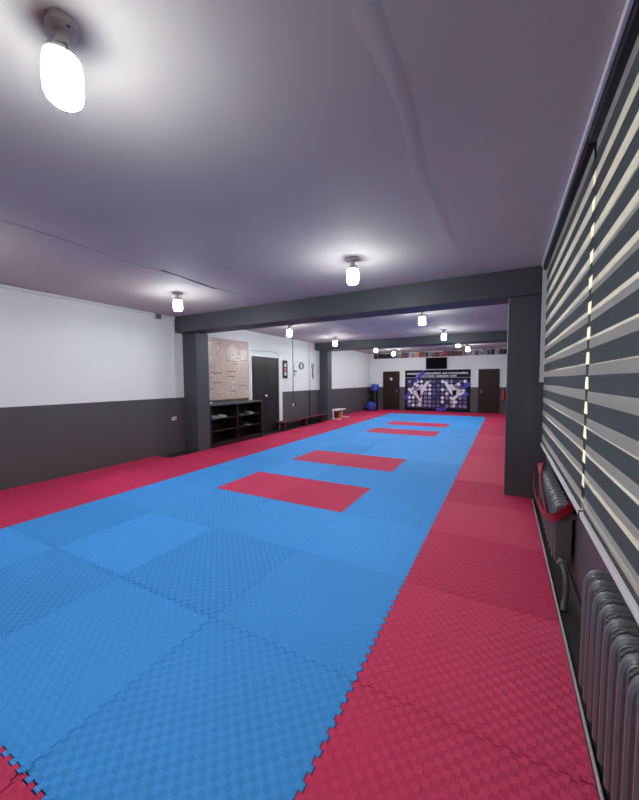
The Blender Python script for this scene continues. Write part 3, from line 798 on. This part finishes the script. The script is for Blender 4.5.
# medallion grid
mats3 = [M['paleprint'], M['midprint'], M['dimprint']]
disc = [BM(), BM(), BM()]; ring = BM()
rnd = random.Random(5)
for r in range(7):
    q = .282 + r*.0985
    for c in range(14):
        s = .072 + c*.0655
        if abs(s-.5) < .07: k = 2
        elif rnd.random() < .25: k = 2
        else: k = rnd.choice((0, 0, 1, 1, 2))
        rr = .078 if k < 2 else rnd.choice((.03, .06, .07))
        lathe(disc[k], [(rr, -.050), (rr, -.045)], bx(s), 0, bz(q), 16, 'y')
        if k == 1: lathe(disc[2], [(rr*.45, -.0515), (rr*.45, -.049)], bx(s), 0, bz(q), 12, 'y')
for k, nm in enumerate(('pale_medallions', 'grey_medallions', 'dim_medallions')): obj(nm, disc[k], mats3[k], t)
def limb(b, pts, w0, w1, y0, y1):
    pts = [Vector((bx(s), bz(q))) for s, q in pts]; n = len(pts); Lf, Rt = [], []
    for i, p in enumerate(pts):
        tg = (pts[min(i+1, n-1)] - pts[max(i-1, 0)]).normalized(); nn = Vector((-tg.y, tg.x)); w_ = w0 + (w1-w0)*i/(n-1)
        Lf.append(p + nn*w_); Rt.append(p - nn*w_)
    prism(b, [(v.x, v.y) for v in Lf] + [(v.x, v.y) for v in Rt[::-1]], 'y', y0, y1)
def fighter(mir):
    b = BM(); m = (lambda s: 1-s) if mir else (lambda s: s)
    d0, d1 = -.0535, -.0445
    limb(b, [(m(.20), .43), (m(.20), .62)], .20, .15, d0, d1)
    limb(b, [(m(.21), .58), (m(.27), .52), (m(.31), .42), (m(.375), .28)], .13, .06, d0, d1)
    limb(b, [(m(.20), .60), (m(.25), .70), (m(.245), .80), (m(.235), .90)], .12, .055, d0, d1)
    limb(b, [(m(.15), .43), (m(.09), .50), (m(.12), .58)], .07, .05, d0, d1)
    limb(b, [(m(.24), .42), (m(.29), .36)], .07, .045, d0, d1)
    lathe(b, [(.085, d0), (.085, d1)], bx(m(.17)), 0, bz(.35), 18, 'y')
    return obj('fighter_print', b, M['paleprint'], t)
fighter(False); fighter(True)
bl = BM(); rnd = random.Random(9)
for r in range(6):
    for s, q in ((.13, .44), (.20, .45), (.25, .63), (.87, .44), (.80, .47), (.75, .6), (.24, .78), (.76, .78)):
        if rnd.random() < .45: lathe(bl, [(.05, -.0555), (.05, -.053)], bx(s + rnd.uniform(-.03, .03)), 0, bz(q + rnd.uniform(-.05, .05)), 12, 'y')
obj('medallion_shades', bl, M['dimprint'], t)
vi = BM()
for pts, w0, w1 in (([(.31, .03), (.25, .13), (.2, .2), (.17, .32)], .10, .05), ([(.01, .72), (.06, .58), (.1, .5)], .10, .03), ([(.02, .83), (.05, .78), (.08, .73)], .03, .02),
                    ([(.99, .32), (.93, .40), (.88, .47)], .11, .05), ([(.97, .56), (.92, .62), (.87, .67)], .07, .02), ([(.50, .97), (.58, .955), (.66, .93)], .06, .09), ([(.06, .9), (.12, .8)], .02, .02)):
    limb(vi, pts, w0, w1, -.0525, -.0445)
obj('violet_strokes', vi, M['violet'], t)

# television
t = thing('television', 'black wall-mounted television above the mural board', 'television', (-2.28, YB, 2.06))
obj('bezel', bbox(BM(), -.49, .49, -.09, -.04, 0, .56, .008), M['black'], t)
obj('screen', box(BM(), -.47, .47, -.092, -.088, .025, .54), M['screen'], t)
obj('wall_mount', box(BM(), -.12, .12, -.04, 0, .16, .4), M['black'], t)
# fire extinguisher
t = thing('fire_extinguisher', 'red fire extinguisher hung on the back wall beside the far pillar', 'extinguisher', (.625, YB-.09, .62))
obj('cylinder', lathe(BM(), [(.06, 0), (.075, .015), (.075, .36), (.055, .42), (.025, .45)], seg=20), M['redpaint'], t, smooth=True)
obj('valve', lathe(BM(), [(.02, .45), (.022, .49), (.012, .5)], seg=12), M['wire'], t)
obj('hose', tube(BM(), smooth_path([(.02, 0, .47), (.09, 0, .46), (.1, -.01, .3), (.09, -.02, .14)], 2), .012, 8), M['black'], t, smooth=True)
obj('bracket', box(BM(), -.03, .03, .07, .089, .1, .3), M['black'], t)

# pictures along the top of the back wall
ledge = obj('picture_ledge', bbox(BM(), -5.50, .95, YB-.05, YB, 2.635, 2.655, .004), M['white'])
tag(ledge, 'thin white ledge under the row of small pictures high on the back wall', 'ledge')
pal = [(40, 38, 42), (92, 84, 90), (30, 28, 32), (128, 120, 126), (120, 40, 54), (60, 52, 58), (150, 142, 150), (176, 168, 170), (84, 60, 62), (170, 34, 52), (44, 40, 60), (206, 150, 60)]
pm = [simple('picture_tint_%s' % n, rgb(*c), .35, var=.5, scale=18) for n, c in zip('abcdefghijkl', pal)]
seqs = [0, 2, 0, 5, 2, 0, 1, 3, 6, 4, 5, 7, 3, 11, 9, 4, 8, 6, 4, 5, 9, 9, 1, 8, 5, 4, 3, 6, 7, 1, 6, 3, 0, 2, 7, 8, 2, 4, 2]
x = -5.46; rnd = random.Random(21); i = 0
pnames = {0:'near-black',1:'grey',2:'black',3:'mid grey',4:'dark red',5:'dark brownish',6:'light grey',7:'pale',8:'brown',9:'bright red',10:'navy',11:'amber'}
while x < .90:
    w = rnd.uniform(.13, .19); h = rnd.uniform(.21, .275); k = seqs[i % len(seqs)]
    t = thing('small_picture', 'small %s picture, number %d from the long-wall end of the row above the doors' % (pnames[k], i+1), 'picture', (x + w/2, YB - .03, 2.655), 0, 'small pictures along the top of the back wall')
    t['label'] = 'small %s picture on the ledge above the doors, %s' % (pnames[k], 'PLACE')
    t['px'] = x + w/2
    obj('picture_board', bbox(BM(), -w/2, w/2, -.012, .012, 0, h, .003), pm[k], t)
    f = BM(); r2 = random.Random(i)
    for q in range(4):
        a = r2.uniform(-w*.4, w*.25); c = r2.uniform(.02, h-.07); box(f, a, a+r2.uniform(.02, .05), -.0145, -.011, c, c+r2.uniform(.02, .06))
    obj('picture_print', f, pm[r2.choice((3, 7, 2, 6, 4, 0))], t)
    x += w + .006; i += 1
def ordw(n):
    if n <= 18: return ORD[n-1]
    if n == 19: return 'nineteenth'
    tens = {2: 'twent', 3: 'thirt', 4: 'fort'}[n//10]
    return tens + 'ieth' if n % 10 == 0 else tens + 'y-' + ORD[n % 10 - 1] if n >= 20 else 'nineteenth'
ps = sorted([o for o in S.objects if 'px' in o.keys()], key=lambda o: o['px'])
for n, o in enumerate(ps):
    side = n + 1 if n < len(ps)/2 else len(ps) - n
    ref = 'standing-bag corner' if n < len(ps)/2 else 'fire-extinguisher end'
    o['label'] = o['label'].replace('PLACE', '%s from the %s' % (ordw(side), ref)); del o['px']

# ------------------------------------------------------------------ daylight outside
wd = bpy.data.worlds.new('daylight'); S.world = wd; wd.use_nodes = True
bg = wd.node_tree.nodes['Background']; bg.inputs[0].default_value = (1.0, .97, .90, 1); bg.inputs[1].default_value = 1.9

# ------------------------------------------------------------------ camera
cam = bpy.data.cameras.new('camera'); co = bpy.data.objects.new('camera', cam); C.objects.link(co); S.camera = co
cam.sensor_fit = 'HORIZONTAL'; cam.sensor_width = 36; cam.lens = 36 * 340.476 / 639; cam.clip_start = .02
yaw, pit, rol = math.radians(28.5024), math.radians(3.26584), math.radians(.388)
fwd = Vector((-math.sin(yaw)*math.cos(pit), math.cos(yaw)*math.cos(pit), -math.sin(pit)))
right = Vector((math.cos(yaw), math.sin(yaw), 0)); down = fwd.cross(right)
r2 = math.cos(rol)*right + math.sin(rol)*down; d2 = -math.sin(rol)*right + math.cos(rol)*down
mx = Matrix((r2, -d2, -fwd)).transposed().to_4x4(); mx.translation = Vector((.64104, -.5414, 1.5395))
co.matrix_world = mx

vs = S.view_settings
vs.view_transform = 'Standard'; vs.look = 'None'; vs.exposure = 1.02; vs.gamma = 1.0; vs.use_curve_mapping = False
